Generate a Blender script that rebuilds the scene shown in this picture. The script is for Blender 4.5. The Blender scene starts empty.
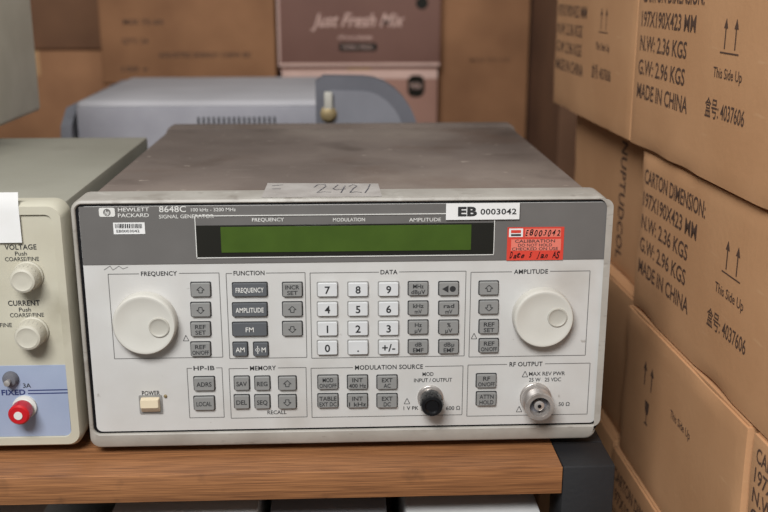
import bpy, bmesh, math, random
from mathutils import Vector, Matrix, noise
random.seed(4)
sc = bpy.context.scene
sc.view_settings.view_transform = 'Standard'

# ---------------------------------------------------------------- camera
F = 983.0; TH = math.radians(15.4); PS = math.radians(2.45)
C = Vector((0.0, -0.7586, 0.381))
FW = Vector((math.sin(PS)*math.cos(TH), math.cos(PS)*math.cos(TH), -math.sin(TH)))
RT = Vector((math.cos(PS), -math.sin(PS), 0))
UP = RT.cross(FW)
cd = bpy.data.cameras.new('camera'); cam = bpy.data.objects.new('camera', cd)
sc.collection.objects.link(cam); sc.camera = cam
m = Matrix((RT, UP, -FW)).transposed().to_4x4(); m.translation = C
cam.matrix_world = m
cd.sensor_width = 36; cd.lens = F*36/768; cd.clip_start = .01
cd.dof.use_dof = True; cd.dof.focus_distance = .80; cd.dof.aperture_fstop = 5.6

def P(px, py, yp=0.0):      # measure: photo pixel -> point on the upright plane y=yp
    d = FW*F + RT*(px-384) - UP*(py-256)
    return C + d*((yp-C.y)/d.y)
def PZ(px, py, z):
    d = FW*F + RT*(px-384) - UP*(py-256)
    return C + d*((z-C.z)/d.z)
def S(px, py, yp=0.0):
    return (P(px+1, py, yp)-P(px, py, yp)).x, (P(px, py, yp)-P(px, py+1, yp)).z

# ---------------------------------------------------------------- materials
def lin(c):
    return tuple(((v/255)/12.92 if v/255 <= .04045 else ((v/255+.055)/1.055)**2.4) for v in c)+(1,)
MATS = {}
def mat(name, col, rough=.5, metal=0, col2=None, scale=20, stretch=(1,1,1), bump=0, bscale=200, detail=6, lo=.35, hi=.65, emit=0, spec=None, scuffs=()):
    if name in MATS: return MATS[name]
    m = bpy.data.materials.new(name); m.use_nodes = True
    nt = m.node_tree; b = nt.nodes['Principled BSDF']
    b.inputs['Roughness'].default_value = rough; b.inputs['Metallic'].default_value = metal
    if spec is not None: b.inputs['Specular IOR Level'].default_value = spec
    tc = nt.nodes.new('ShaderNodeTexCoord'); mp = nt.nodes.new('ShaderNodeMapping')
    mp.inputs['Scale'].default_value = stretch
    nt.links.new(tc.outputs['Object'], mp.inputs['Vector'])
    n = nt.nodes.new('ShaderNodeTexNoise'); n.inputs['Scale'].default_value = scale; n.inputs['Detail'].default_value = detail
    nt.links.new(mp.outputs['Vector'], n.inputs['Vector'])
    r = nt.nodes.new('ShaderNodeValToRGB')
    c = lin(col); c2 = lin(col2) if col2 else tuple(v*.9 for v in c[:3])+(1,)
    r.color_ramp.elements[0].position = lo; r.color_ramp.elements[0].color = c2
    r.color_ramp.elements[1].position = hi; r.color_ramp.elements[1].color = c
    nt.links.new(n.outputs['Fac'], r.inputs['Fac']); out = r.outputs['Color']
    for i,(scol,sscale,st,a,z,amt) in enumerate(scuffs):   # worn spots, scratches, stains
        m2 = nt.nodes.new('ShaderNodeMapping'); m2.inputs['Scale'].default_value = st; m2.inputs['Location'].default_value = (i*3.1, i*1.7, 0)
        nt.links.new(tc.outputs['Object'], m2.inputs['Vector'])
        ns = nt.nodes.new('ShaderNodeTexNoise'); ns.inputs['Scale'].default_value = sscale; ns.inputs['Detail'].default_value = 8
        nt.links.new(m2.outputs['Vector'], ns.inputs['Vector'])
        mr = nt.nodes.new('ShaderNodeMapRange'); mr.inputs['From Min'].default_value = a; mr.inputs['From Max'].default_value = z; mr.inputs['To Max'].default_value = amt
        nt.links.new(ns.outputs['Fac'], mr.inputs['Value'])
        mx = nt.nodes.new('ShaderNodeMix'); mx.data_type = 'RGBA'
        nt.links.new(mr.outputs['Result'], mx.inputs['Factor']); nt.links.new(out, mx.inputs['A']); mx.inputs['B'].default_value = lin(scol)
        out = mx.outputs['Result']
    nt.links.new(out, b.inputs['Base Color'])
    if emit:
        nt.links.new(out, b.inputs['Emission Color']); b.inputs['Emission Strength'].default_value = emit
    if bump:
        n2 = nt.nodes.new('ShaderNodeTexNoise'); n2.inputs['Scale'].default_value = bscale
        nt.links.new(mp.outputs['Vector'], n2.inputs['Vector'])
        bp = nt.nodes.new('ShaderNodeBump'); bp.inputs['Strength'].default_value = bump; bp.inputs['Distance'].default_value = .001
        nt.links.new(n2.outputs['Fac'], bp.inputs['Height']); nt.links.new(bp.outputs['Normal'], b.inputs['Normal'])
    MATS[name] = m; return m
M_panel = mat('panel_offwhite', (198,196,192), .55, col2=(192,189,184), scale=25, scuffs=(((140,128,112),9,(1,1,1),.60,.75,.35),((120,110,98),120,(1,1,1),.70,.76,.5)))
M_bezel = mat('bezel_grey', (168,163,154), .5, col2=(154,148,139), scale=30, bump=.15,
    scuffs=(((108,98,87),22,(1,1,1),.58,.72,.6),((110,100,90),60,(1,.6,4),.62,.74,.6),((200,196,188),45,(1,1,1),.66,.72,.35)))
M_case = mat('case_taupe', (117,105,97), .75, col2=(99,88,81), scale=7, bump=.25, bscale=500, spec=.25,
    scuffs=(((142,130,119),5,(1,1,1),.50,.70,.6),((74,63,56),11,(1,1,1),.56,.70,.65),((162,150,138),70,(1,1,1),.66,.73,.6),((86,62,46),4,(1,1,1),.56,.72,.7),((150,140,130),40,(.4,6,1),.66,.74,.5)))
M_band = mat('header_grey', (104,101,98), .45, col2=(98,95,92))
M_scr = mat('display_dark', (32,31,26), .22)
M_lcd = mat('lcd_green', (64,86,28), .22, col2=(58,79,25), scale=40, emit=.02)
M_ink = mat('ink_dark', (42,42,43), .6)
M_inkm = mat('ink_grey', (106,104,101), .6)
M_ring = mat('key_surround', (140,138,134), .6)
M_inkf = mat('ink_faded', (78,76,84), .6, col2=(140,136,134), scale=160, lo=.4, hi=.5)
M_white = mat('ink_white', (216,214,208), .6)
M_paper = mat('paper_white', (225,224,222), .7, col2=(216,214,210))
M_note = mat('paper_greyed', (172,166,160), .7, col2=(154,147,141), scale=40)
M_red = mat('sticker_red', (208,66,50), .5, col2=(198,59,45))
M_pink = mat('sticker_pink', (222,124,106), .5, col2=(212,112,96))
M_keyd = mat('key_dark', (90,92,95), .5)
M_keyg = mat('key_grey', (138,137,134), .5)
M_keyw = mat('key_white', (206,206,205), .5)
M_knob = mat('knob_putty', (201,198,189), .5, col2=(195,191,181))
M_knobc = mat('knob_cream', (190,185,170), .5, col2=(183,178,162))
M_knob2 = mat('knob_dimple', (182,178,167), .5)
M_cream = mat('switch_cream', (226,210,180), .45)
M_black = mat('black_plastic', (18,18,20), .2)
M_rub = mat('black_rubber', (24,24,25), .75)
M_chr = mat('nickel', (208,202,196), .32, .65, col2=(168,160,154), scale=60)
M_brs = mat('dull_brass', (150,132,96), .5, .5)
M_psu = mat('psu_beige', (190,185,167), .55, col2=(183,177,158), scuffs=(((132,124,104),14,(1,1,1),.60,.75,.45),))
M_psut = mat('psu_top', (148,145,132), .6, col2=(138,135,122), scale=8, bump=.2, bscale=400, scuffs=(((104,100,90),12,(1,1,1),.6,.75,.5),))
M_lav = mat('psu_bluegrey', (156,167,189), .5, col2=(147,158,181))
M_navy = mat('ink_navy', (50,62,110), .5)
M_postr = mat('post_red', (190,28,36), .3)
M_instb = mat('cabinet_greybeige', (208,203,186), .6, col2=(198,193,176))
M_bg1 = mat('bench_top_grey', (176,173,175), .65, col2=(164,161,163), scale=6, spec=.25)
M_bg2 = mat('bench_panel_grey', (154,152,157), .65, col2=(143,141,147), spec=.25)
M_bg3 = mat('bench_bumper', (128,128,134), .6, spec=.25)
M_bg4 = mat('bench_guard_edge', (104,104,110), .6, spec=.25)
M_card = mat('cardboard', (202,154,111), .85, col2=(189,141,99), scale=7, bump=.2, bscale=160, scuffs=(((162,118,80),5,(1,1,1),.54,.74,.45),((218,180,138),50,(1,.4,3),.66,.76,.3)))
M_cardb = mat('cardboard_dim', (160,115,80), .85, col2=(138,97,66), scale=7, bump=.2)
M_cardd = mat('cardboard_dark', (120,85,60), .85, col2=(102,71,50), scale=7)  # darker brown board colour
M_cardm = mat('cardboard_umber', (132,96,84), .75, col2=(120,85,74), scale=5)
M_cardl = mat('cardboard_rose', (170,129,113), .75, col2=(158,117,101), scale=5)
M_cardp = mat('cardboard_pink', (222,186,172), .75)
M_cink = mat('carton_ink', (86,63,50), .8)
M_tape = mat('packing_tape', (186,146,104), .25, spec=.6)
M_dk = mat('dark_steel', (29,29,31), .6, col2=(22,22,24), bump=.2)
M_lg = mat('grey_steel', (150,150,152), .5)
M_lg2 = mat('pale_steel', (196,196,194), .5)
M_wall = mat('wall_paint', (140,130,118), .9, scale=3)
M_floor = mat('floor_vinyl', (112,108,104), .7, scale=5)
M_wood = mat('wood_laminate', (158,108,68), .5, col2=(106,68,42), scale=14, stretch=(1.6,80,80), detail=12, lo=.34, hi=.66)
M_woode = mat('wood_edge', (166,114,72), .5, col2=(114,74,46), scale=14, stretch=(1.6,30,110), detail=12, lo=.34, hi=.66, scuffs=(((70,48,32),30,(1,1,1),.60,.74,.5),))

# ---------------------------------------------------------------- mesh builder
XZ = (Vector((1,0,0)), Vector((0,0,1)), Vector((0,-1,0)))      # faces -Y
XY = (Vector((1,0,0)), Vector((0,1,0)), Vector((0,0,1)))       # faces +Z
YZ = (Vector((0,-1,0)), Vector((0,0,1)), Vector((-1,0,0)))     # faces -X
_tc = {}
def text_geo(s, bold=0, italic=0):
    k = (s, bold, italic)
    if k in _tc: return _tc[k]
    c = bpy.data.curves.new('t', 'FONT'); c.body = s; c.size = 1; c.align_x = 'LEFT'; c.resolution_u = 3
    c.offset = bold; c.shear = italic; c.space_line = .9
    if bold > .015: c.space_character = 1.06
    o = bpy.data.objects.new('t', c); sc.collection.objects.link(o)
    dg = bpy.context.evaluated_depsgraph_get()
    me = bpy.data.meshes.new_from_object(o.evaluated_get(dg))
    vs = [v.co.copy() for v in me.vertices]; fs = [tuple(p.vertices) for p in me.polygons]
    bpy.data.meshes.remove(me); bpy.data.objects.remove(o); bpy.data.curves.remove(c)
    if vs:
        x0 = min(v.x for v in vs); x1 = max(v.x for v in vs); y0 = min(v.y for v in vs); y1 = max(v.y for v in vs)
    else: x0=x1=y0=y1=0
    _tc[k] = (vs, fs, x0, x1, y0, y1); return _tc[k]
CAP = text_geo('H')[5]-text_geo('H')[4]

class B:
    def __init__(s): s.v=[]; s.f=[]; s.m=[]; s.mats=[]; s.sm=[]
    def mi(s, m):
        if m not in s.mats: s.mats.append(m)
        return s.mats.index(m)
    def add(s, vs, fs, m, smooth=False):
        b = len(s.v); s.v += [Vector(v) for v in vs]; k = s.mi(m)
        for f in fs: s.f.append(tuple(i+b for i in f)); s.m.append(k); s.sm.append(smooth)
        return s
    def box(s, lo, hi, m, bev=0, seg=2):
        bm = bmesh.new(); bmesh.ops.create_cube(bm, size=1)
        lo, hi = Vector(lo), Vector(hi)
        for v in bm.verts: v.co = Vector((lo[i]+(v.co[i]+.5)*(hi[i]-lo[i]) for i in range(3)))
        if bev: bmesh.ops.bevel(bm, geom=bm.edges[:], offset=bev, segments=seg, profile=.5, affect='EDGES')
        bm.verts.index_update()
        s.add([v.co.copy() for v in bm.verts], [[v.index for v in f.verts] for f in bm.faces], m, bool(bev)); bm.free(); return s
    def worn_box(s, lo, hi, m, amp=.0020):
        """carton body: gridded faces whose edges and corners are softened inwards a little"""
        lo, hi = Vector(lo), Vector(hi); st=.009
        n=[max(2,int((hi[i]-lo[i])/st)) for i in range(3)]; idx={}; vs=[]; fs=[]
        def vid(i,j,k):
            if (i,j,k) in idx: return idx[(i,j,k)]
            co=Vector((lo[0]+(hi[0]-lo[0])*i/n[0],lo[1]+(hi[1]-lo[1])*j/n[1],lo[2]+(hi[2]-lo[2])*k/n[2]))
            ds=sorted(min(co[a]-lo[a],hi[a]-co[a]) for a in range(3)); e=ds[1]
            w=max(0,1-e/.009)
            nz=(max(0,noise.noise(co*18)+.1)*amp+.0009)*w*w
            d=Vector((0,0,0))
            for a in range(3):
                if co[a]-lo[a]<1e-6: d[a]+=1
                if hi[a]-co[a]<1e-6: d[a]-=1
            idx[(i,j,k)]=len(vs); vs.append(co+d*nz); return idx[(i,j,k)]
        for a in range(3):
            b_,c_=(a+1)%3,(a+2)%3
            for side in (0,n[a]):
                for p in range(n[b_]):
                    for q in range(n[c_]):
                        f=[]
                        for (dp,dq) in ((0,0),(1,0),(1,1),(0,1)):
                            t=[0,0,0]; t[a]=side; t[b_]=p+dp; t[c_]=q+dq; f.append(vid(*t))
                        fs.append(tuple(f) if side else tuple(reversed(f)))
        return s.add(vs,fs,m,True)
    def loft(s, o, fr, rings, m, cap0=False, cap1=True, seg=5, smooth=True, closed=False):
        """rings: (cu,cv,w,h,r,depth) rounded rectangles in frame fr at origin o"""
        o = Vector(o); n = 4*(seg+1); vs=[]
        for (cu,cv,w,h,r,d) in rings:
            r = min(r, w/2, h/2)
            for q,(sx,sy) in enumerate(((1,1),(-1,1),(-1,-1),(1,-1))):
                for k in range(seg+1):
                    a = math.pi/2*(q+k/seg)
                    u = cu+sx*(w/2-r)+r*math.cos(a); v = cv+sy*(h/2-r)+r*math.sin(a)
                    vs.append(o+fr[0]*u+fr[1]*v+fr[2]*d)
        fs=[]; R=len(rings)
        for i in range(R if closed else R-1):
            j=(i+1)%R
            for k in range(n):
                k2=(k+1)%n; fs.append((i*n+k, i*n+k2, j*n+k2, j*n+k))
        if cap1: fs.append(tuple((R-1)*n+k for k in range(n)))
        if cap0: fs.append(tuple(reversed(range(n))))
        return s.add(vs, fs, m, smooth)
    def lathe(s, o, fr, prof, m, cap0=False, cap1=True, seg=10, smooth=True):
        return s.loft(o, fr, [(0,0,2*r,2*r,r,d) for r,d in prof], m, cap0, cap1, seg, smooth)
    def text(s, t, o, fr, h, m, w=None, al='c', bold=.0, italic=0, eps=.0002, vfit=False):
        vs, fs, x0,x1,y0,y1 = text_geo(t, bold, italic)
        if not vs: return s
        sy = h/CAP if not vfit else h/(y1-y0)
        sx = sy if w is None else w/(x1-x0)
        cx = {'c':(x0+x1)/2,'l':x0,'r':x1}[al]; cy = (CAP/2 if not vfit else (y0+y1)/2)
        o = Vector(o)
        return s.add([o+fr[0]*((v.x-cx)*sx)+fr[1]*((v.y-cy)*sy)+fr[2]*eps for v in vs], fs, m)
    def line(s, p, q, wd, fr, m, eps=.00015):
        p,q=Vector(p),Vector(q); d=(q-p).normalized(); n=fr[2].cross(d)*wd/2; e=fr[2]*eps
        return s.add([p-n+e,q-n+e,q+n+e,p+n+e],[(0,1,2,3)],m)
    def poly(s, o, fr, pts, m, eps=.0002):
        o=Vector(o)
        return s.add([o+fr[0]*u+fr[1]*v+fr[2]*eps for u,v in pts],[tuple(range(len(pts)))],m)
    def done(s, name, parent=None, origin=None, **props):
        me = bpy.data.meshes.new(name)
        if origin is None:
            origin = Vector([(min(v[i] for v in s.v)+max(v[i] for v in s.v))/2 for i in range(3)])
            if parent is None: origin.z = min(v.z for v in s.v)
        origin = Vector(origin)
        me.from_pydata([v-origin for v in s.v], [], s.f)
        for mm in s.mats: me.materials.append(mm)
        for p,k,sm in zip(me.polygons, s.m, s.sm): p.material_index=k; p.use_smooth=sm
        try: me.set_sharp_from_angle(angle=math.radians(38))
        except Exception: pass
        o = bpy.data.objects.new(name, me); sc.collection.objects.link(o)
        WL[o.name] = origin
        if parent: o.parent = parent; o.location = origin-WL[parent.name]
        else: o.location = origin
        for k,v in props.items(): o[k]=v
        return o
WL = {}
def empty(name, loc, **props):
    e = bpy.data.objects.new(name, None); e.empty_display_size=.02; e.location = loc; sc.collection.objects.link(e)
    WL[e.name]=Vector(loc)
    for k,v in props.items(): e[k]=v
    return e
def tube(b, pts, r, m, n=8):
    pts=[Vector(p) for p in pts]; vs=[]; fs=[]
    for i,p in enumerate(pts):
        t=(pts[min(i+1,len(pts)-1)]-pts[max(i-1,0)]).normalized()
        a=t.cross(Vector((0,1,0)) if abs(t.y)<.9 else Vector((1,0,0))).normalized(); c=t.cross(a)
        for k in range(n):
            an=2*math.pi*k/n; vs.append(p+a*(r*math.cos(an))+c*(r*math.sin(an)))
    for i in range(len(pts)-1):
        for k in range(n): fs.append((i*n+k,i*n+(k+1)%n,(i+1)*n+(k+1)%n,(i+1)*n+k))
    b.add(vs,fs,m,True); return b

# ================================================================= SIGNAL GENERATOR
Z0, Z1 = .008, .2195; HW = .213; ZC=(Z0+Z1)/2; HH=Z1-Z0
gen = empty('signal_generator', (0,.2,0), label='grey signal generator with green display and keypad on a wooden desk', category='electronic instrument')
YP = .0018   # panel plane, slightly recessed behind the frame
# case
b = B()
b.box((-.208,.03,.014),(.208,.437,.2135),M_case,.003)
b.box((-.200,.036,.2135),(.200,.046,.2145),M_case)
for sx in (-1,1):
    b.box((sx*.2085-.0018,.05,.05),(sx*.2085+.0018,.42,.075),M_case,.001)
b.done('case', gen, label='brown-grey painted metal case with scuffed stained top')
b = B(); b.loft((0,.452,0),XZ,[(0,ZC,.424,HH-.004,.010,0),(0,ZC,.424,HH-.004,.010,.018)],M_case,True,True); b.done('rear_frame',gen)
# bezel ring
iT = P(343,202.5,0).z; iB = P(345,430,0).z; iL=P(84,320,0).x; iR=P(605,320,0).x
icx=(iL+iR)/2; iw=iR-iL; icz=(iT+iB)/2; ih=iT-iB
b = B()
b.loft((0,0,0),XZ,[(0,ZC,.426,HH,.009,-.034),(0,ZC,.426,HH,.009,-.0035),(0,ZC,.4248,HH-.0012,.0085,-.0012),(0,ZC,.4215,HH-.0045,.008,0),
   (icx,icz,iw+.0026,ih+.0020,.007,0),(icx,icz,iw+.0006,ih+.0006,.006,-.0006),(icx,icz,iw,ih,.0058,-.0014),(icx,icz,iw,ih,.0058,-.034)],M_bezel,False,False,6,True,True)
b.done('bezel',gen,label='worn light beige-grey front frame')
for x in (-.17,.17):
    for y in (.05,.40):
        b=B(); b.box((x-.015,y-.012,0),(x+.015,y+.012,.0138),M_rub,.002); b.done('foot',gen)
b = B()
b.loft((0,0,0),XZ,[(icx,icz,iw-.0002,ih-.0002,.0056,-.028),(icx,icz,iw-.0002,ih-.0002,.0056,-YP-.0006)],M_black,True,True)
b.done('panel_gap_backing',gen,label='glossy black backing that draws a dark gap around the panel')  # black backing added so the gap round the panel reads dark
b=B()
b.loft((0,0,0),XZ,[(icx,icz,iw-.0050,ih-.0036,.005,-YP-.0005),(icx,icz,iw-.0050,ih-.0036,.005,-YP)],M_panel,True,True)
hb = P(345,262,YP).z; 
b.box((iL+.0027,YP-.0007,hb),(iR-.0027,YP+.0004,iT-.0020),M_band,.0003,1)
YH = YP-.0007
def T(b,t,px,py,h,m=M_ink,w=None,al='c',bold=.010,yp=YP,italic=0):
    sx,sz=S(px,py,yp); b.text(t,P(px,py,yp),XZ,h*sz,m,w*sx if w else None,al,bold,italic)
# header writing
T(b,'HEWLETT',118,209.6,3.6,M_white,31,'l',.008,yp=YH); T(b,'PACKARD',118,215.4,3.6,M_white,31,'l',.008,yp=YH)
T(b,'8648C',159,209.2,5.8,M_white,27,'l',.006,yp=YH); T(b,'100 kHz - 3200 MHz',191,209.8,3.4,M_white,45,'l',.004,yp=YH)
T(b,'SIGNAL GENERATOR',159,216.6,3.6,M_white,55,'l',.006,yp=YH)
for t,x in (('FREQUENCY',268),('MODULATION',349),('AMPLITUDE',425)): T(b,t,x,219.6,3.4,M_white,32,yp=YH,bold=.008)
lo=P(107,212.2,YH); sx,sz=S(107,210,YH)
b.loft(lo,XZ,[(0,0,16*sx,9*sz,2*sx,.0002),(0,0,16*sx,9*sz,2*sx,.0004)],M_white)
b.loft(lo,XZ,[(0,0,7.4*sx,7.4*sx,3.7*sx,.0004),(0,0,7.4*sx,7.4*sx,3.7*sx,.0006)],M_band)
b.text('hp',lo,XZ,4.2*sz,M_white,5*sx,italic=.3,eps=.0008,bold=.02)
for t,x,y,w in (('FREQUENCY',159,273.5,36),('FUNCTION',249,273,31),('DATA',389,272,17),('AMPLITUDE',531,271.5,34),('HP-IB',204,368,21),
   ('MEMORY',263,368,26),('MODULATION SOURCE',389,367,68),('RF OUTPUT',526,364,33),('POWER',151,393,18)):
    T(b,t,x,y,4.2,M_ink,w,bold=.018)
T(b,'RECALL',277,412.2,3.6,M_ink,19)
for t,x,y,w in (('MOD',428,374,11),('INPUT / OUTPUT',433,380,38),('1 V PK',411,408,15),('600 Ω',453,408,14),('MAX REV PWR',547,373.5,36),('25 W   25 VDC',545,379.5,32),('50 Ω',564,404,11),):
    T(b,t,x,y,3.6,M_ink,w)
def L(pts,m=M_inkm,w=.0007):
    for p,q in zip(pts,pts[1:]): b.line(P(*p,YP),P(*q,YP),w,XZ,m)
def box_head(x0,y0,x1,y1,hx0,hx1):
    zt=P((x0+x1)/2,y0,YP).z; zb=P((x0+x1)/2,y1,YP).z
    a,c=P(x0,y0,YP).x,P(x1,y0,YP).x; g0,g1=P(hx0,y0,YP).x,P(hx1,y0,YP).x
    V=lambda x,z:Vector((x,YP,z))
    for p,q in ((V(g0,zt),V(a,zt)),(V(a,zt),V(a,zb)),(V(a,zb),V(c,zb)),(V(c,zb),V(c,zt)),(V(c,zt),V(g1,zt))):
        b.line(p,q,.0006,XZ,M_inkm)
box_head(108,273.5,219,358,139,179)
box_head(226,273,305,358,232,266)
box_head(310,272,466,357,379,399)
box_head(471,271.5,590,356,512,550)
box_head(187,368,222,417.5,192,216)
box_head(229,368,306,417.5,248,278)
box_head(311,367,463,416,353,425)
box_head(468,364,590,415,507,545)
def tri(px,py,s):
    sx,sz=S(px,py,YP); o=P(px,py,YP)
    pts=[(-s*sx,-s*sz),(s*sx,-s*sz),(0,s*sz),(-s*sx,-s*sz)]
    for p,q in zip(pts,pts[1:]): b.line(o+Vector((p[0],0,p[1])),o+Vector((q[0],0,q[1])),.0005,XZ,M_ink)
for x,y in ((186,338),(474,336),(407,401),(525,374),(519,409)): tri(x,y,2.8)
L([(104,270),(110,266),(113,270),(119,266),(123,269),(128,267)],M_inkm,.0005)
fp = b.done('front_panel',gen,label='off-white printed control panel with grey-brown header band')
# display
x0=P(196,238,YH).x; x1=P(494,238,YH).x; z0=P(345,255.5,YH).z; z1=P(345,214.5,YH).z
b2=B(); zf=P(345,224,YH).z
b2.box((x0,YH-.0006,z0),(x1,YH,zf),M_scr,.0002,1)
disp=b2.done('display_window',gen,label='glossy dark display window')
lx0=P(221,238,YH).x; lx1=P(471,238,YH).x; lz0=P(345,251,YH).z; lz1=P(345,225.5,YH).z
b=B(); b.box((lx0,YH-.0012,lz0),(lx1,YH-.0006,lz1),M_lcd,.0001,1); b.done('display_screen',disp,label='blank olive-green liquid crystal screen')
b=B()
for p,q in (((x0,z1),(x1,z1)),((x0,z0-.0006),(x1,z0-.0006))):
    b.box((p[0],YH-.0008,p[1]-.0003),(q[0],YH-.0001,p[1]+.0003),M_white)
for x in (x0,x1): b.box((x-.0003,YH-.0008,z0),(x+.0003,YH-.0001,z1),M_white)
b.done('display_outline',disp)
# keys
def key(px,py,w,h,m,txt,ink,name='key',arrow=None,lab=None,tw=None,bold=0.014,th=None):
    sx,sz=S(px,py,YP); o=P(px,py,YP); W=w*sx;H=h*sz; k=B()
    k.loft(o,XZ,[(0,0,W+.0016,H+.0016,.0012,.0001),(0,0,W+.0016,H+.0016,.0012,.0004)],M_ring if m is M_keyw else M_ink)
    k.loft(o,XZ,[(0,0,W,H,.0010,.0003),(0,0,W,H,.0010,.0026),(0,0,W-.0006,H-.0006,.0009,.0030)],m)
    top=o+Vector((0,-.0030,0))
    ls=txt.split('\n') if txt else []
    if len(ls)==1:
        t=th or h*.34; k.text(ls[0],top,XZ,t*sz,ink,(tw*sx) if tw else None,bold=bold)
    elif len(ls)==2:
        for i,l in enumerate(ls):
            k.text(l,top+Vector((0,0,(.5-i)*5.6*sz)),XZ,3.9*sz,ink,min(len(l)*3.5,w-2.5)*sx,bold=.014)
    if arrow:
        s_=arrow; u=sx*3.8; v=sz*3.4*s_
        pts=[(-u,0),(0,v),(u,0),(u*.45,0),(u*.45,-v*.8),(-u*.45,-v*.8),(-u*.45,0),(-u,0)]
        for p,q in zip(pts,pts[1:]): k.line(top+Vector((p[0],0,p[1])),top+Vector((q[0],0,q[1])),.0006,XZ,ink)
    if name=='phi':      # Φ drawn as ring and stroke, then M
        name='key'; c=top+Vector((-3.0*sx,0,0)); r=2.1*sx
        for i in range(12):
            a,d=2*math.pi*i/12,2*math.pi*(i+1)/12
            k.line(c+Vector((r*math.cos(a),0,.75*r*math.sin(a))),c+Vector((r*math.cos(d),0,.75*r*math.sin(d))),.0005,XZ,ink)
        k.line(c+Vector((0,0,-3.9*sz)),c+Vector((0,0,3.9*sz)),.0006,XZ,ink)
        k.text('M',top+Vector((3.0*sx,0,0)),XZ,4.6*sz,ink,4.2*sx,bold=.012)
    kw={'label':lab} if lab else {}
    return k.done(name,gen,origin=o,**kw)
G='small grey key'
for y,a,t in ((289,1,None),(309,-1,None),(328.5,0,'REF\nSET'),(348.5,0,'REF\nON/OFF')):
    key(201,y,19,13,M_keyg,t,M_ink,arrow=a or None,lab=G)
for y,a,t in ((287.5,1,None),(306.5,-1,None),(326,0,'REF\nSET'),(345,0,'REF\nON/OFF')):
    key(488.5,y,18.5,12.5,M_keyg,t,M_ink,arrow=a or None,lab=G)
for y,t in ((289,'FREQUENCY'),(309,'AMPLITUDE'),(328.5,'FM')):
    key(250,y,34,12.5,M_keyd,t,M_white,lab='dark grey function key',tw=28 if len(t)>2 else 8,bold=.016 if len(t)>2 else .008,th=4.6)
key(240.5,348.5,14,12.5,M_keyd,'AM',M_white,lab='dark grey function key',tw=9,bold=.010,th=4.6)
key(261,348.5,14,12.5,M_keyd,None,M_white,name='phi',lab='dark grey function key')
for y,a,t in ((289,0,'INCR\nSET'),(308.5,1,None),(328,-1,None)): key(292.5,y,19,13,M_keyg,t,M_ink,arrow=a or None,lab=G)
rows=(('789'),('456'),('123'),('0.±'))
for r,row in enumerate(rows):
    for c,ch in enumerate(row):
        y=(289,308.5,328,347)[r]-.25*c
        key((327.5,358,388.5)[c],y,19.5,13,M_keyw,'+/-' if ch=='±' else ch,M_ink,lab='white number key',th=7,bold=.02)
un=((('MHz\ndBµV',418),('◄●',448.5)),(('kHz\nmV',418),('rad\nmV',448.5)),(('Hz\nµV',418),('%\nµV',448.5)),(('dB\nEMF',418),('dBµ\nEMF',448.5)))
for r,row in enumerate(un):
    for t,x in row:
        y=(288,307.5,326.5,346)[r]
        key(x,y,19,12.5,M_keyg,t,M_ink,lab=G,bold=.02,th=5)
for x,y,t in ((204.5,383,'ADRS'),(204.5,402.5,'LOCAL')): key(x,y,20,12.5,M_keyg,t,M_ink,lab=G,tw=15,th=4.2)
for x,y,t in ((242,382.5,'SAV'),(262.5,382.5,'REG'),(242,401,'DEL'),(262.5,401,'SEQ')): key(x,y,14.5,12.5,M_keyg,t,M_ink,lab=G,tw=10.5,th=4.2)
for y,a in ((382.5,1),(401,-1)): key(287.5,y,17,12.5,M_keyg,None,M_ink,arrow=a,lab=G)
for x,t,u in ((328,'MOD\nON/OFF','TABLE\nEXT DC'),(357.5,'INT\n400 Hz','INT\n1 kHz'),(387,'EXT\nAC','EXT\nDC')):
    key(x,381.5,19.5,12.5,M_keyg,t,M_ink,lab=G); key(x,400,19.5,12.5,M_keyg,u,M_ink,lab=G)
for y,t in ((380,'RF\nON/OFF'),(398,'ATTN\nHOLD')): key(486,y,19,12.5,M_keyg,t,M_ink,lab=G)
# tuning dials
def dial(px,py,r,dx,dy):
    sx,sz=S(px,py,YP-.008); o=P(px,py,YP-.008)+Vector((0,.008,0)); R=r*sx
    k=B(); k.lathe(o,XZ,[(R*1.0,.0001),(R*1.0,.008),(R*.985,.0098),(R*.95,.0108),(R*.90,.0110),(R*.86,.0106),(R*.4,.0106)],M_knob,seg=18)
    kn=k.done('tuning_dial',gen,origin=o,label='broad flat putty-coloured tuning dial')
    d=B(); oo=o+Vector((dx*sx,0,dy*sz)); q=R*.33
    d.lathe(oo,XZ,[(q,.0106),(q*.97,.0116),(q*.88,.0118),(q*.8,.0114),(q*.6,.0110),(q*.3,.01075)],M_knob2,seg=12)
    d.done('finger_dimple',kn,label='shallow finger dimple')
dial(144.5,324.5,32,15,-2); dial(543.5,318.5,30,13,2)
# power switch
sx,sz=S(151,404,YP); o=P(151,404,YP); k=B()
k.loft(o,XZ,[(0,0,23*sx,18*sz,.001,.0001),(0,0,23*sx,18*sz,.001,.0012)],M_ring)
k.loft(o,XZ,[(0,0,19*sx,14.5*sz,.001,.001),(0,.0004,18.6*sx,13.4*sz,.001,.0030),(0,.0030,17.6*sx,7.5*sz,.001,.0075)],M_cream)
k.line(o+Vector((-.002,-.0030,-.0036)),o+Vector((.002,-.0030,-.0036)),.0007,XZ,M_ink,.0006)
k.done('power_switch',gen,label='cream raised rocker power switch')
o=P(165.5,396,YP); k=B(); k.lathe(o,XZ,[(.0014,0),(.0014,.0008),(.0008,.0015)],M_brs,seg=5); k.done('indicator_lamp',gen)
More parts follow.
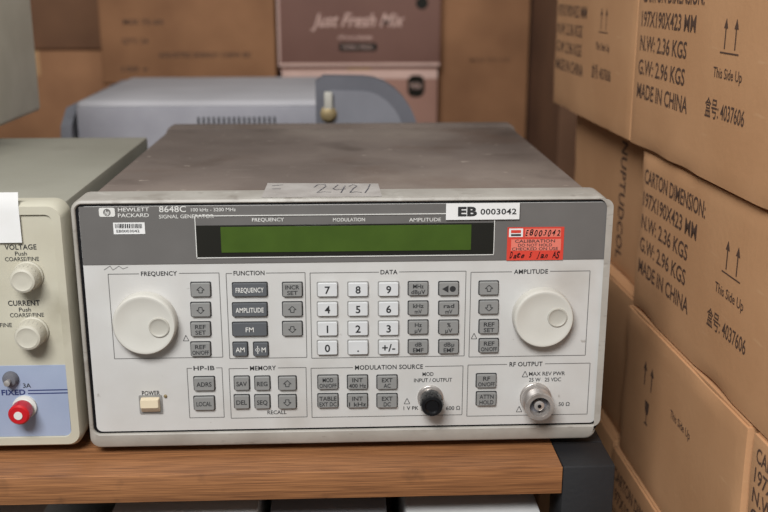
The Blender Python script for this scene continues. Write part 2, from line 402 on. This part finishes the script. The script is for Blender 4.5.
# BNC
o=P(431,401,YP-.008)+Vector((0,.008,0)); k=B()
k.lathe(o,XZ,[(.0108,0),(.0108,.0015),(.010,.002),(.0085,.002),(.0085,.006)],M_chr,seg=8)
bn=k.done('coaxial_socket',gen,label='nickel modulation input socket')
k=B(); k.lathe(o,XZ,[(.0088,.004),(.0092,.006),(.0092,.018),(.0084,.0195),(.0062,.0198),(.0050,.0185)],M_black,seg=8)
for i in range(12):
    a=2*math.pi*i/12; c=o+Vector((math.cos(a)*.0091,0,math.sin(a)*.0091)); k.box(c+Vector((-.0006,-.016,-.0006)),c+Vector((.0006,-.007,.0006)),M_black)
k.done('socket_collar',bn,label='glossy black plastic collar')
# N connector
o=P(537.5,402,YP-.01)+Vector((0,.01,0)); k=B(); 
k.lathe(o,XZ,[(.0132,0),(.0132,.002),(.0125,.0025)],M_chr,seg=10)
nc=k.done('coaxial_socket',gen,label='large bright nickel output socket')
k=B(); k.lathe(o,XZ,[(.0128,.0025),(.0128,.006),(.0108,.0065),(.0108,.009)]+[(.0122 if i%2 else .0114,.0095+i*.0009) for i in range(12)]+[(.0116,.021),(.0086,.021),(.0082,.0195),(.0080,.011)],M_chr,cap1=False,seg=10)
k.lathe(o,XZ,[(.0080,.011),(.0080,.0115)],M_bg3,seg=10)
k.lathe(o,XZ,[(.0042,.0115),(.0042,.018),(.0030,.0185)],M_chr,seg=6)
k.lathe(o,XZ,[(.0016,.0184),(.0016,.019)],M_black,seg=6)
k.done('threaded_barrel',nc)
# stickers
def sticker(x0,y0,x1,y1,m,yp,name,lab,fn=None,th=.0004):
    a=P(x0,(y0+y1)/2,yp);c=P(x1,(y0+y1)/2,yp);t=P((x0+x1)/2,y0,yp).z;bt=P((x0+x1)/2,y1,yp).z
    k=B(); k.box((a.x,yp-th,bt),(c.x,yp,t),m)
    if fn: fn(k,yp-th)
    return k.done(name,gen,label=lab)
def f_eb(k,y):
    T(k,'EB',467.5,211.5,8.4,M_ink,19,yp=y,bold=.05); T(k,'0003042',498.5,211.5,5.4,M_ink,36,yp=y,bold=.02)
sticker(446,203.2,519.5,219.5,M_paper,-.0003,'asset_sticker','white asset number sticker reading EB 0003042',f_eb)
def f_bar(k,y):
    x=115.0; random.seed(2)
    while x<142:
        w=random.choice((.5,.8,1.2)); p=P(x,226,y); sx,sz=S(x,226,y)
        k.poly(p,XZ,[(0,-2.2*sz),(w*sx,-2.2*sz),(w*sx,2.2*sz),(0,2.2*sz)],M_ink); x+=w+random.choice((.5,.8))
    T(k,'EB0003042',128,231,2.6,M_ink,23,yp=y)
sticker(113.5,222.5,145,234,M_paper,YH,'barcode_sticker','small white barcode sticker',f_bar)
def f_red(k,y):
    def R(x0,y0,x1,y1,m,e=.0001):
        p=P((x0+x1)/2,(y0+y1)/2,y); sx,sz=S(x0,y0,y); w=(x1-x0)/2*sx;h=(y1-y0)/2*sz
        k.poly(p,XZ,[(-w,-h),(w,-h),(w,h),(-w,h)],m,e)
    R(509,228.5,523,237,M_paper); R(511,230,521,233,M_red,.0002); R(511,234,521,236,M_ink,.0002)
    R(525,228.5,561,237,M_pink)
    R(511,239,561,250.5,M_pink)
    T(k,'CALIBRATION',535,241,3.0,M_ink,40,yp=y); T(k,'DO NOT HOLD',535,245,2.8,M_ink,34,yp=y); T(k,'CHECKED ON USE',535,248.7,2.8,M_ink,46,yp=y)
    random.seed(9); x=527
    for ch in 'E8003042':        # hand-lettered
        T(k,ch,x,233+random.uniform(-.7,.7),random.uniform(5.2,6.8),M_black,random.uniform(3.2,4.2),yp=y,italic=random.uniform(.2,.5),bold=.022); x+=4.5
    x=511
    for ch in 'Date 5 Jan AS':
        if ch!=' ': T(k,ch,x,255.2+random.uniform(-.7,.7),random.uniform(5,6.8),M_black,random.uniform(3,3.9),yp=y,italic=random.uniform(.25,.55),bold=.022)
        x+=3.9
sticker(507,227,563.5,260,M_red,YH,'calibration_sticker','red calibration sticker with handwriting',f_red)
# paper label on top
k=B(); zt=.2197
k.add([Vector((PZ(262,196,zt).x,.004,zt)),Vector((PZ(382,196,zt).x,.004,zt)),Vector((PZ(378,183,zt).x,PZ(378,183.5,zt).y,zt)),Vector((PZ(268,182,zt).x,PZ(268,183,zt).y,zt))],[(0,1,2,3)],M_note)
def HL(pts):
    for p,q in zip(pts,pts[1:]): k.line(PZ(*p,zt),PZ(*q,zt),.0010,XY,M_inkf,.0003)
HL([(314,187.5),(318,184.8),(325,184.8),(326,186.5),(321,190),(317,192.8),(324,192),(331,192.3)]); HL([(338,185),(333,189),(336,190),(346,189)]); HL([(345,186),(341,193)])
HL([(349,186.5),(353,184.8),(357,186),(353,189),(350,192.8),(356,192),(362,192.6)]); HL([(370,184.5),(368,189),(365,193)]); HL([(272,186),(283,185)]); HL([(272,189),(281,189)])
k.done('handwritten_label',gen,label='greyed paper label with handwritten numbers')

# ================================================================= POWER SUPPLY
XR=-.2195; XL=-.47; PZ0,PZ1=.008,.2165; YS=.004
psu = empty('bench_power_supply',((XR+XL)/2,.18,0),label='beige bench power supply with pale blue-grey terminal strip',category='electronic instrument')
b=B(); b.box((XL+.003,.012,.012),(XR-.003,.372,.2135),M_psut,.002); b.done('case',psu,label='greenish grey metal case')
cxp=(XR+XL)/2; cw=XR-XL; cz=(PZ0+PZ1)/2; ch=PZ1-PZ0
b=B(); b.loft((0,YS,0),XZ,[(cxp,cz,cw,ch,.012,-.022),(cxp,cz,cw,ch,.012,-.004),(cxp,cz,cw-.005,ch-.005,.010,0),(cxp,cz,cw-.018,ch-.018,.006,0),(cxp,cz,cw-.019,ch-.019,.006,-.002),(cxp,cz,cw-.019,ch-.019,.006,-.022)],M_psu,False,False,6,True,True)
b.done('bezel',psu)
YQ=YS+.002
b=B(); b.box((XL+.009,YQ,PZ0+.009),(XR-.009,YQ+.008,PZ1-.009),M_psu)
zl=P(40,365,YQ).z
b.box((XL+.0095,YQ-.0006,PZ0+.0095),(XR-.0095,YQ,zl),M_lav,.0002,1)
q=YQ
T(b,'VOLTAGE',20.5,247,5,M_ink,32,yp=q,bold=.02); T(b,'Push',21,253.5,4,M_ink,12,yp=q); T(b,'COARSE/FINE',22,259,4,M_ink,34,yp=q)
T(b,'CURRENT',24,303,5,M_ink,32,yp=q,bold=.02); T(b,'Push',25,309.5,4,M_ink,12,yp=q); T(b,'COARSE/FINE',27,315,4,M_ink,34,yp=q); T(b,'FINE',6,325,4,M_ink,12,yp=q)
T(b,'FIXED',1.5,392.5,5,M_navy,24,'l',yp=q-.0006,bold=.035); T(b,'3A',27,385.5,4.2,M_ink,8,yp=q-.0006)
for dy in (-1.6,1.6):
    b.line(P(28,392+dy,q-.0006),P(76,391+dy,q-.0006),.0010,XZ,M_navy)
    b.line(P(-2,392.5+dy,q-.0006)-Vector((.1,0,0)),P(-2,392.5+dy,q-.0006),.0010,XZ,M_navy)
b.done('front_panel',psu,label='beige panel with pale blue-grey lower strip')
def pknob(px,py,r):
    sx,sz=S(px,py,q-.012); o=P(px,py,q-.012)+Vector((0,.012,0)); R=r*sx; k=B()
    k.lathe(o,XZ,[(R*1.06,0),(R*1.06,.002),(R*.97,.003),(R*.93,.014),(R*.85,.0165),(R*.7,.0172),(R*.62,.0168),(R*.3,.0168)],M_knobc,seg=12)
    for i in range(20):
        a=2*math.pi*i/20; c=o+Vector((math.cos(a),0,math.sin(a)))*R*.94; k.box(c+Vector((-.0002,-.012,-.0002)),c+Vector((.0002,-.003,.0002)),M_knob2)
    k.done('control_knob',psu,label='cream-grey fluted control knob')
pknob(24,279.5,14.5); pknob(29,336,15); pknob(-45,280,15); pknob(-40,337,15)
def post(px,py,m):
    o=P(px,py,q-.012)+Vector((0,.0114,0)); k=B()
    k.lathe(o,XZ,[(.0098,0),(.0098,.0025),(.007,.003),(.007,.006)],M_white,seg=8)
    k.lathe(o,XZ,[(.0082,.006),(.0086,.008),(.0086,.017),(.0072,.0185),(.0035,.0186)],m,seg=8)
    k.lathe(o,XZ,[(.0034,.0186),(.0034,.0192),(.0018,.0192)],M_white,seg=8)
    return k.done('binding_post',psu,label='red binding post' if m is M_postr else 'black binding post')
post(21,412,M_postr); post(-32,411,M_black)
o=P(11,378.5,q-.001); k=B(); k.lathe(o,XZ,[(.0065,0),(.0065,.002),(.005,.005),(.003,.0055)],M_bg4,seg=8); k.lathe(o,XZ,[(.0018,.0055),(.0025,.011),(.001,.0115)],M_chr,seg=6); k.done('toggle_switch',psu)
for x in (XL+.03,XR-.03):
    for y in (.04,.33):
        k=B(); k.box((x-.012,y-.012,0),(x+.012,y+.012,.0118),M_rub,.002); k.done('foot',psu)
k=B(); xr=P(19.5,220,.003).x; xl=xr-.075; zt_=P(10,193,.003).z
N=9; vs=[]
zb_=P(10,243,.003).z
for x in (xl,xr):
    for i in range(N):
        t=i/(N-1); vs.append((x,.0036+.0035*max(0,(.25-t))*4*.6,zt_+(zb_-zt_)*t))
k.add(vs,[(i,N+i,N+i+1,i+1) for i in range(N-1)],M_paper,True)
k.done('paper_note',psu,label='blank white paper note stuck to the panel edge')

# upper-left instrument on the supply
XI=-.385
ins=empty('cabinet_instrument',(-.5,.3,PZ1-.003),label='plain grey-beige metal instrument standing on the power supply',category='electronic instrument')
b=B(); b.box((-.62,.10,.226),(XI,.525,.42),M_instb,.006,3)
b.done('cabinet',ins)
b=B(); b.box((-.61,.086,.232),(XI-.006,.10,.414),M_psu,.003); b.done('front_panel',ins)
for x,y in ((-.405,.14),(-.405,.345),(-.45,.14),(-.45,.345)):
    b=B(); b.lathe((x,y,.2136),XY,[(.009,0),(.010,.0122)],M_rub,True,seg=6); b.done('foot',ins)

# ================================================================= BACKGROUND BENCH INSTRUMENT
bi=empty('bench_instrument',(-.13,.8,0),label='low grey bench instrument with plastic corner guard behind the generator',category='electronic instrument')
b=B(); b.box((-.37,.63,.012),(.05,1.00,.226),M_bg1,.008,3)
b.done('case',bi,label='pale grey metal case')
b=B(); b.box((-.366,.615,.016),(.046,.6298,.219),M_bg2,.004)
for i in range(16): b.box((-.20+i*.007,.6142,.19),(-.197+i*.007,.6152,.205),M_ink)
b.done('rear_panel',bi,label='grey panel with vent slots')
prof=[(.60,.01),(.597,.05),(.597,.17),(.605,.195),(.64,.216),(1.01,.220),(1.02,.210),(1.02,.01)]
for xa,xb in ((.0505,.074),(-.385,-.3705)):
    vs=[(xa,y,z) for y,z in prof]+[(xb,y,z) for y,z in prof]; n=len(prof)
    fs=[tuple(range(n)),tuple(reversed(range(n,2*n)))]+[(i,(i+1)%n,n+(i+1)%n,n+i) for i in range(n)]
    k=B(); k.add(vs,fs,M_bg3); k.done('side_bumper',bi,label='grey moulded plastic bumper')
def arch(x0,x1,zb,zt,y0,y1,m,b):
    f=[(x0,zb),(x1,zb),(x1,zb+.02)]
    for i in range(9):
        a=i/8*math.pi/2; f.append((x1-(x1-x0)*.55*(1-math.cos(a)),zb+.02+(zt-zb-.02)*math.sin(a)))
    f+=[(x0+.01,zt+.001),(x0,zt-.006)]
    n=len(f); vs=[(x,y0,z) for x,z in f]+[(x,y1,z) for x,z in f]
    b.add(vs,[tuple(range(n)),tuple(reversed(range(n,2*n)))]+[(i,n+i,n+(i+1)%n,(i+1)%n) for i in range(n)],m)
b=B(); arch(-.035,.106,.15,.262,.575,.612,M_bg4,b); arch(-.024,.088,.145,.244,.573,.576,M_bg3,b)
b.done('corner_guard',bi,label='grey curved plastic corner guard')
o=Vector((-.018,.572,.214)); k=B(); k.lathe(o,XZ,[(.011,0),(.011,.003),(.008,.004),(.008,.010),(.005,.011)],M_brs,seg=8); k.box(o+Vector((-.0055,-.010,.006)),o+Vector((.0055,-.0005,.030)),M_knob2,.002); k.done('connector',bi,label='dull brass and cream connector')
for x in (-.33,0):
    for y in (.68,.95):
        k=B(); k.box((x-.015,y-.015,0),(x+.015,y+.015,.0118),M_rub,.002); k.done('foot',bi)

# ================================================================= CARTONS
STACK=[]
def carton(x0,y0,z0,x1,y1,z1,m,label,group,fn=None,worn=False):
    b=B()
    if worn: b.worn_box((x0,y0,z0),(x1,y1,z1-.0015),m)
    else: b.box((x0,y0,z0),(x1,y1,z1-.0015),m,.0028,2)
    xm=(x0+x1)/2; b.box((x0+.003,y0+.003,z1-.0025),(xm-.001,y1-.003,z1-.0005),m); b.box((xm+.001,y0+.003,z1-.0025),(x1-.003,y1-.003,z1-.0005),m)
    if fn: fn(b,(x0,y0,z0,x1,y1,z1))
    kw={'group':group} if group else {}
    o=b.done('cardboard_carton',None,origin=((x0+x1)/2,(y0+y1)/2,z0),label=label,category='cardboard box',**kw)
    t=B(); tw=.024
    t.box((xm-tw,y0-.0004,z1-.0006),(xm+tw,y1+.0004,z1-.0002),M_tape); t.box((xm-tw,y0-.0004,z1-.05),(xm+tw,y0,z1-.0004),M_tape)
    t.done('packing_tape',o)
    if group==GR: STACK.append(o)
    return o
LINES=('CARTON DIMENSION:','197X190X423 MM','N.W: 2.36 KGS','G.W: 2.96 KGS','MADE IN CHINA')
WF=(.160,.145,.128,.128,.140)
BC=.014
def print_side(off=.016,tz=0,right=True,sp=.0232,hh=.0140):
    def fn(b,q):
        x0,y0,z0,x1,y1,z1=q
        for i,(l,w) in enumerate(zip(LINES,WF)):
            b.text(l,(x0,y1-off,z1-.026-i*sp+tz),YZ,hh,M_cink,w*hh/.014,'l',BC,eps=.0003)
        if right:
            yy=y1-.235
            b.text('This Side Up',(x0,yy,z1-.082),YZ,.0080,M_cink,.056,bold=.008,eps=.0003)
            b.text('盒号: 4037606',(x0,yy,z1-.112),YZ,.0120,M_cink,.078,bold=.008,eps=.0003)
            for dy in (-.010,.010):
                o=Vector((x0,yy+dy,z1-.050))
                b.poly(o,YZ,[(-.0010,-.013),(.0010,-.013),(.0010,.003),(.004,.003),(0,.011),(-.004,.003),(-.0010,.003)],M_cink,.0003)
            b.line((x0,yy+.018,z1-.066),(x0,yy-.018,z1-.066),.0012,YZ,M_cink,.0003)
    return fn
def print_sym(off=.07):
    def fn(b,q):
        x0,y0,z0,x1,y1,z1=q
        for k,dy in enumerate((0,.020)):
            o=Vector((x0,y1-off-dy,z1-.05))
            b.poly(o,YZ,[(-.0012,-.013),(.0012,-.013),(.0012,.003),(.005,.003),(0,.012),(-.005,.003),(-.0012,.003)],M_cink,.0003)
        o=Vector((x0,y1-off-.012,z1-.09))
        b.poly(o,YZ,[(u*.6,v*.6) for u,v in [(-.010,.022),(-.008,.004),(-.0015,-.002),(-.0015,-.014),(-.008,-.017),(-.008,-.019),(.008,-.019),(.008,-.017),(.0015,-.014),(.0015,-.002),(.008,.004),(.010,.022)]],M_cink,.0003)
        b.text('This Side Up',(x0,y1-off-.10,z1-.06),YZ,.0075,M_cink,.05,bold=.008,eps=.0003)
    return fn
def print_vert(b,q):
    x0,y0,z0,x1,y1,z1=q
    fr=(Vector((0,0,-1)),Vector((0,-1,0)),Vector((-1,0,0)))
    b.text('NUPTUDCOL',(x0,y0+.120,(z0+z1)/2),fr,.020,M_cink,.138,bold=.02,eps=.0003)
GR='shipping cartons stacked beside the desk'
h=.166; XW=.35
lab='brown shipping carton printed with dimensions and handling text'
z=.2235
carton(.298,-.105,z,.298+XW,.246,z+.172,M_card,lab,GR,print_side(tz=.003),True)
carton(.300,.253,z,.300+XW,.605,z+.172,M_card,lab,GR,print_side(tz=.003),True)
z=.2235-.1665
carton(.303,-.125,z,.303+XW,.215,z+h,M_card,lab,GR,print_side(.013),True)
carton(.325,.222,z,.325+XW,.565,z+h,M_card,'brown shipping carton with lettering running vertically',GR,print_vert,True)
z-=.1668
carton(.300,-.082,z,.300+XW,.220,z+h,M_card,'brown shipping carton printed with arrows and goblet symbol',GR,print_sym(),True)
carton(.302,-.445,z,.302+XW,-.088,z+h,M_card,lab,GR,print_side(.010,.011,sp=.0165,hh=.0115),True)
carton(.310,.227,z,.310+XW,.57,z+h,M_card,'brown shipping carton with a plain side',GR,None,True)
z-=.1668
carton(.296,-.11,z,.296+XW,.23,z+h,M_card,lab,GR,print_side(),True)
carton(.300,.237,z,.300+XW,.57,z+h,M_card,'brown shipping carton with a plain side',GR,None)
carton(.300,-.46,z,.300+XW,-.116,z+h,M_card,lab,GR,print_side())
z-=.0008
for zz0,zz1 in ((-.75,-.5125),(-.5120,z)):
    carton(.298,-.46,zz0,.298+XW,-.005,zz1,M_card,'plain brown shipping carton at the foot of the stack',GR)
    carton(.298,0.0,zz0,.298+XW,.57,zz1,M_card,'plain brown shipping carton at the foot of the stack',GR)
# the whole stack stands turned slightly
ang=math.radians(1.25); piv=Vector((.300,.23,0)); Rm=Matrix.Rotation(ang,3,'Z')
for o in STACK:
    l=o.location.copy(); d=Rm@Vector((l.x-piv.x,l.y-piv.y,0)); o.location=(piv.x+d.x,piv.y+d.y,l.z); o.rotation_euler=(0,0,ang)

# background cartons
YB=1.30
GB='cartons stacked behind the desk'
def fr_text(items):
    def fn(b,q):
        for t,px,py,hh,w,m in items:
            sx,sz=S(px,py,q[1]); b.text(t,P(px,py,q[1]),XZ,hh*sz,m,w*sx if w else None,'c',.02,.0,.0006)
    return fn
def X(px,y=YB,py=60): return P(px,py,y).x
def Zp(py,y=YB,px=384): return P(px,py,y).z
def edges(b,q,top=False):
    y=q[1]; xa,xb,za,zb_=q[0],q[3],q[2],q[5]
    b.box((xa+.001,y-.0008,za+.002),(xb-.001,y,za+.008),M_cardp)
    b.box((xa+.001,y-.0008,za+.008),(xa+.005,y,zb_-.004),M_cardp)
    if top: b.box((xa+.001,y-.0008,zb_-.022),(xb-.001,y,zb_-.004),M_cardp)
def mauve_top(b,q):
    edges(b,q); y=q[1]-.0002
    sx,sz=S(358,21,y); b.text('Just Fresh Mix',P(358,20,y),XZ,13*sz,M_cardp,94*sx,'c',.012,.42,.0006)
    sx,sz=S(355,36,y); b.text('chocolate',P(355,37,y),XZ,4*sz,M_cardp,34*sx,bold=.01,eps=.0006)
    b.loft(P(358,47,y),XZ,[(0,0,38*sx,8*sz,.004,.0004),(0,0,38*sx,8*sz,.004,.0008)],M_scr)
    b.text('FAMILY PACK',P(358,47,y),XZ,3.5*sz,M_cardp,30*sx,eps=.001)
    b.lathe(P(422,3,y),XZ,[(6*sx,.0004),(6*sx,.0008)],M_scr)
def mauve_low(b,q):
    edges(b,q,True); y=q[1]-.0002
    o=P(416,86,y); sx,sz=S(416,81,y)
    b.loft(o,XZ,[(0,0,17*sx,22*sz,.014,.0004),(0,0,17*sx,22*sz,.014,.0008)],M_scr)
    b.text('MIX',o,XZ,6*sz,M_cardp,11*sx,eps=.001)
ca=X(278); cb=X(440)
zu=Zp(67)
carton(ca,YB,zu,cb,YB+.3,zu+.31,M_cardm,'rosy brown printed carton with pale script lettering',GB,mauve_top)
carton(ca+.002,YB,zu-.322,cb-.004,YB+.3,zu-.002,M_cardl,'pale rose carton with dark emblem',GB,mauve_low)
carton(ca+.002,YB,-.75,cb-.004,YB+.3,zu-.323,M_cardb,'plain brown carton low in the stack',GB)
la=X(103); z5=Zp(82)
T3=[('MIX 75-60',143,22,5,40,M_cink),('QTY: 24',135,41,5,26,M_cink),('ASSORTED ENERGY CHEW 8X',205,55,5,92,M_cink),('100 g',135,69,5,26,M_cink)]
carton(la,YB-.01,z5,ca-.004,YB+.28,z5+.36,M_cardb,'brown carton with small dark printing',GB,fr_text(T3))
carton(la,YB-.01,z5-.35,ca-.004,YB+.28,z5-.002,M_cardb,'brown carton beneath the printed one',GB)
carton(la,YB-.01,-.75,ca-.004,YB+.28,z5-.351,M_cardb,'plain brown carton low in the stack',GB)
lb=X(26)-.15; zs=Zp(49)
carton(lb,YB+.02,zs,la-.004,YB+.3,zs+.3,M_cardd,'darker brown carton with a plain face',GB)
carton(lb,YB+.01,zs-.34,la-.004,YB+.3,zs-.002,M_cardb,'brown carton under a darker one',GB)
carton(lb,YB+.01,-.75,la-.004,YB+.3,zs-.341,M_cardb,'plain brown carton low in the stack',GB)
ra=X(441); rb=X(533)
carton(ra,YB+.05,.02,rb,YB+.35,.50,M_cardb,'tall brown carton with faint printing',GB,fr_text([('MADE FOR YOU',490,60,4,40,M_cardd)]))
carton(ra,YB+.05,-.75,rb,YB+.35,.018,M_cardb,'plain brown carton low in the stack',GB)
carton(rb+.004,YB-.25,-.28,rb+.25,YB+.15,.5,M_cardd,'dark brown carton',GB)
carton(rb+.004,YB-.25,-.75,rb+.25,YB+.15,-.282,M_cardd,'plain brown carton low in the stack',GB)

# ================================================================= DESK
desk=empty('desk',(-.5,.5,-.75),label='wood-laminate desk with black steel end frame',category='desk')
b=B(); b.box((-1.3,-.0312,-.0245),(.178,1.12,0),M_wood,.0012); b.done('tabletop',desk,label='brown wood-grain laminate top')
b=B(); b.box((-1.3,-.0338,-.0243),(.178,-.0314,-.0004),M_woode,.0006); b.done('edge_banding',desk)
b=B(); b.box((.1785,-.032,-.75),(.2225,.012,-.0005),M_dk,.002); b.box((.1785,1.07,-.75),(.2225,1.12,-.0005),M_dk,.002); b.box((.1785,.012,-.05),(.2225,1.07,-.0005),M_dk,.001)
for i in range(9): b.box((.193,-.0326,-.14-i*.05),(.208,-.0319,-.125-i*.05),M_black)
b.done('end_frame',desk,label='black slotted steel upright frame')
b=B(); b.box((-1.3,-.02,-.75),(-1.26,.02,-.025),M_dk,.002); b.box((-1.3,1.07,-.75),(-1.26,1.11,-.025),M_dk,.002); b.box((-1.3,.02,-.06),(-1.26,1.07,-.025),M_dk,.002); b.done('leg_frame',desk)
b=B(); b.box((-1.26,-.06,-.26),(.178,1.05,-.235),M_dk,.002); b.done('lower_shelf',desk)
LE='grey equipment box on the shelf under the desk'
for xa,xb,zt2,mm in ((-.20,-.075,-.050,M_lg2),(-.066,.035,-.056,M_lg),(.05,.165,-.049,M_lg2)):
    e=empty('equipment_box',((xa+xb)/2,.2,-.235),label=LE,category='electronic instrument',group='equipment on the shelf under the desk')
    b=B(); b.box((xa,-.026,-.2345),(xb,.26,zt2),mm,.003)
    b.box((xa+.012,-.0266,-.20),(xb-.012,-.0258,zt2-.016),M_dk)
    b.done('housing',e)
e=empty('equipment_box',(-.45,.2,-.235),label=LE,category='electronic instrument',group='equipment on the shelf under the desk')
b=B(); b.box((-.62,-.024,-.2345),(-.26,.30,-.056),M_lg2,.003)
b.box((-.60,-.0246,-.20),(-.28,-.0238,-.072),M_dk)
b.done('housing',e)
for k,(x0,x1,ph,dp) in enumerate(((-.31,-.19,0,.007),(-.17,-.04,1.2,.007),(-.02,.140,.6,.007))):
    b=B(); tube(b,[(x0+(x1-x0)*t/32, -.033+.001*math.sin(t*.5+ph), -.058-dp*math.sin(math.pi*t/12+ph)*.6-(.165*abs((t-16)/16)**9)) for t in range(33)],.0024,M_rub)
    b.done('power_cable',None,label='thin black power cable looping under the desk top',category='cable',group='cables under the desk')

# ================================================================= ROOM
def struct(name,lo,hi,m):
    b=B(); b.box(lo,hi,m); o=b.done(name); o['kind']='structure'; o['label']=name.replace('_',' '); return o
struct('floor',(-3,-3,-.80),(3,3,-.7505),M_floor)
struct('wall_back',(-3,3,-.75),(3,3.1,2.0),M_wall)
struct('wall_left',(-3.1,-3,-.75),(-3,3,2.0),M_wall)
struct('wall_right',(3,-3,-.75),(3.1,3,2.0),M_wall)

# ================================================================= LIGHT
w=bpy.data.worlds.new('world'); sc.world=w; w.use_nodes=True
bgn=w.node_tree.nodes['Background']; bgn.inputs[0].default_value=(.98,.99,1,1); bgn.inputs[1].default_value=.23
def area(name,loc,target,size,en,col=(1,1,1)):
    l=bpy.data.lights.new(name,'AREA'); l.shape='RECTANGLE'; l.size=size[0]; l.size_y=size[1]; l.energy=en; l.color=col
    o=bpy.data.objects.new(name,l); sc.collection.objects.link(o); o.location=loc
    o.rotation_euler=(Vector(target)-Vector(loc)).to_track_quat('-Z','Y').to_euler()
area('ceiling_or_fill_light',(-.40,-1.25,1.35),(.05,0,.1),(.8,.5),42,(.985,.993,1))
area('ceiling_or_fill_light',(.2,1.0,2.0),(.1,.8,0),(1.2,.3),2,(1,.98,.95))  # weak room fill added over the background, not a known fixture
area('ceiling_or_fill_light',(1.5,.0,1.9),(-.5,.3,.2),(.8,.3),9,(1,1,.98))  # side fill added to brighten right-facing sides, not a known fixture
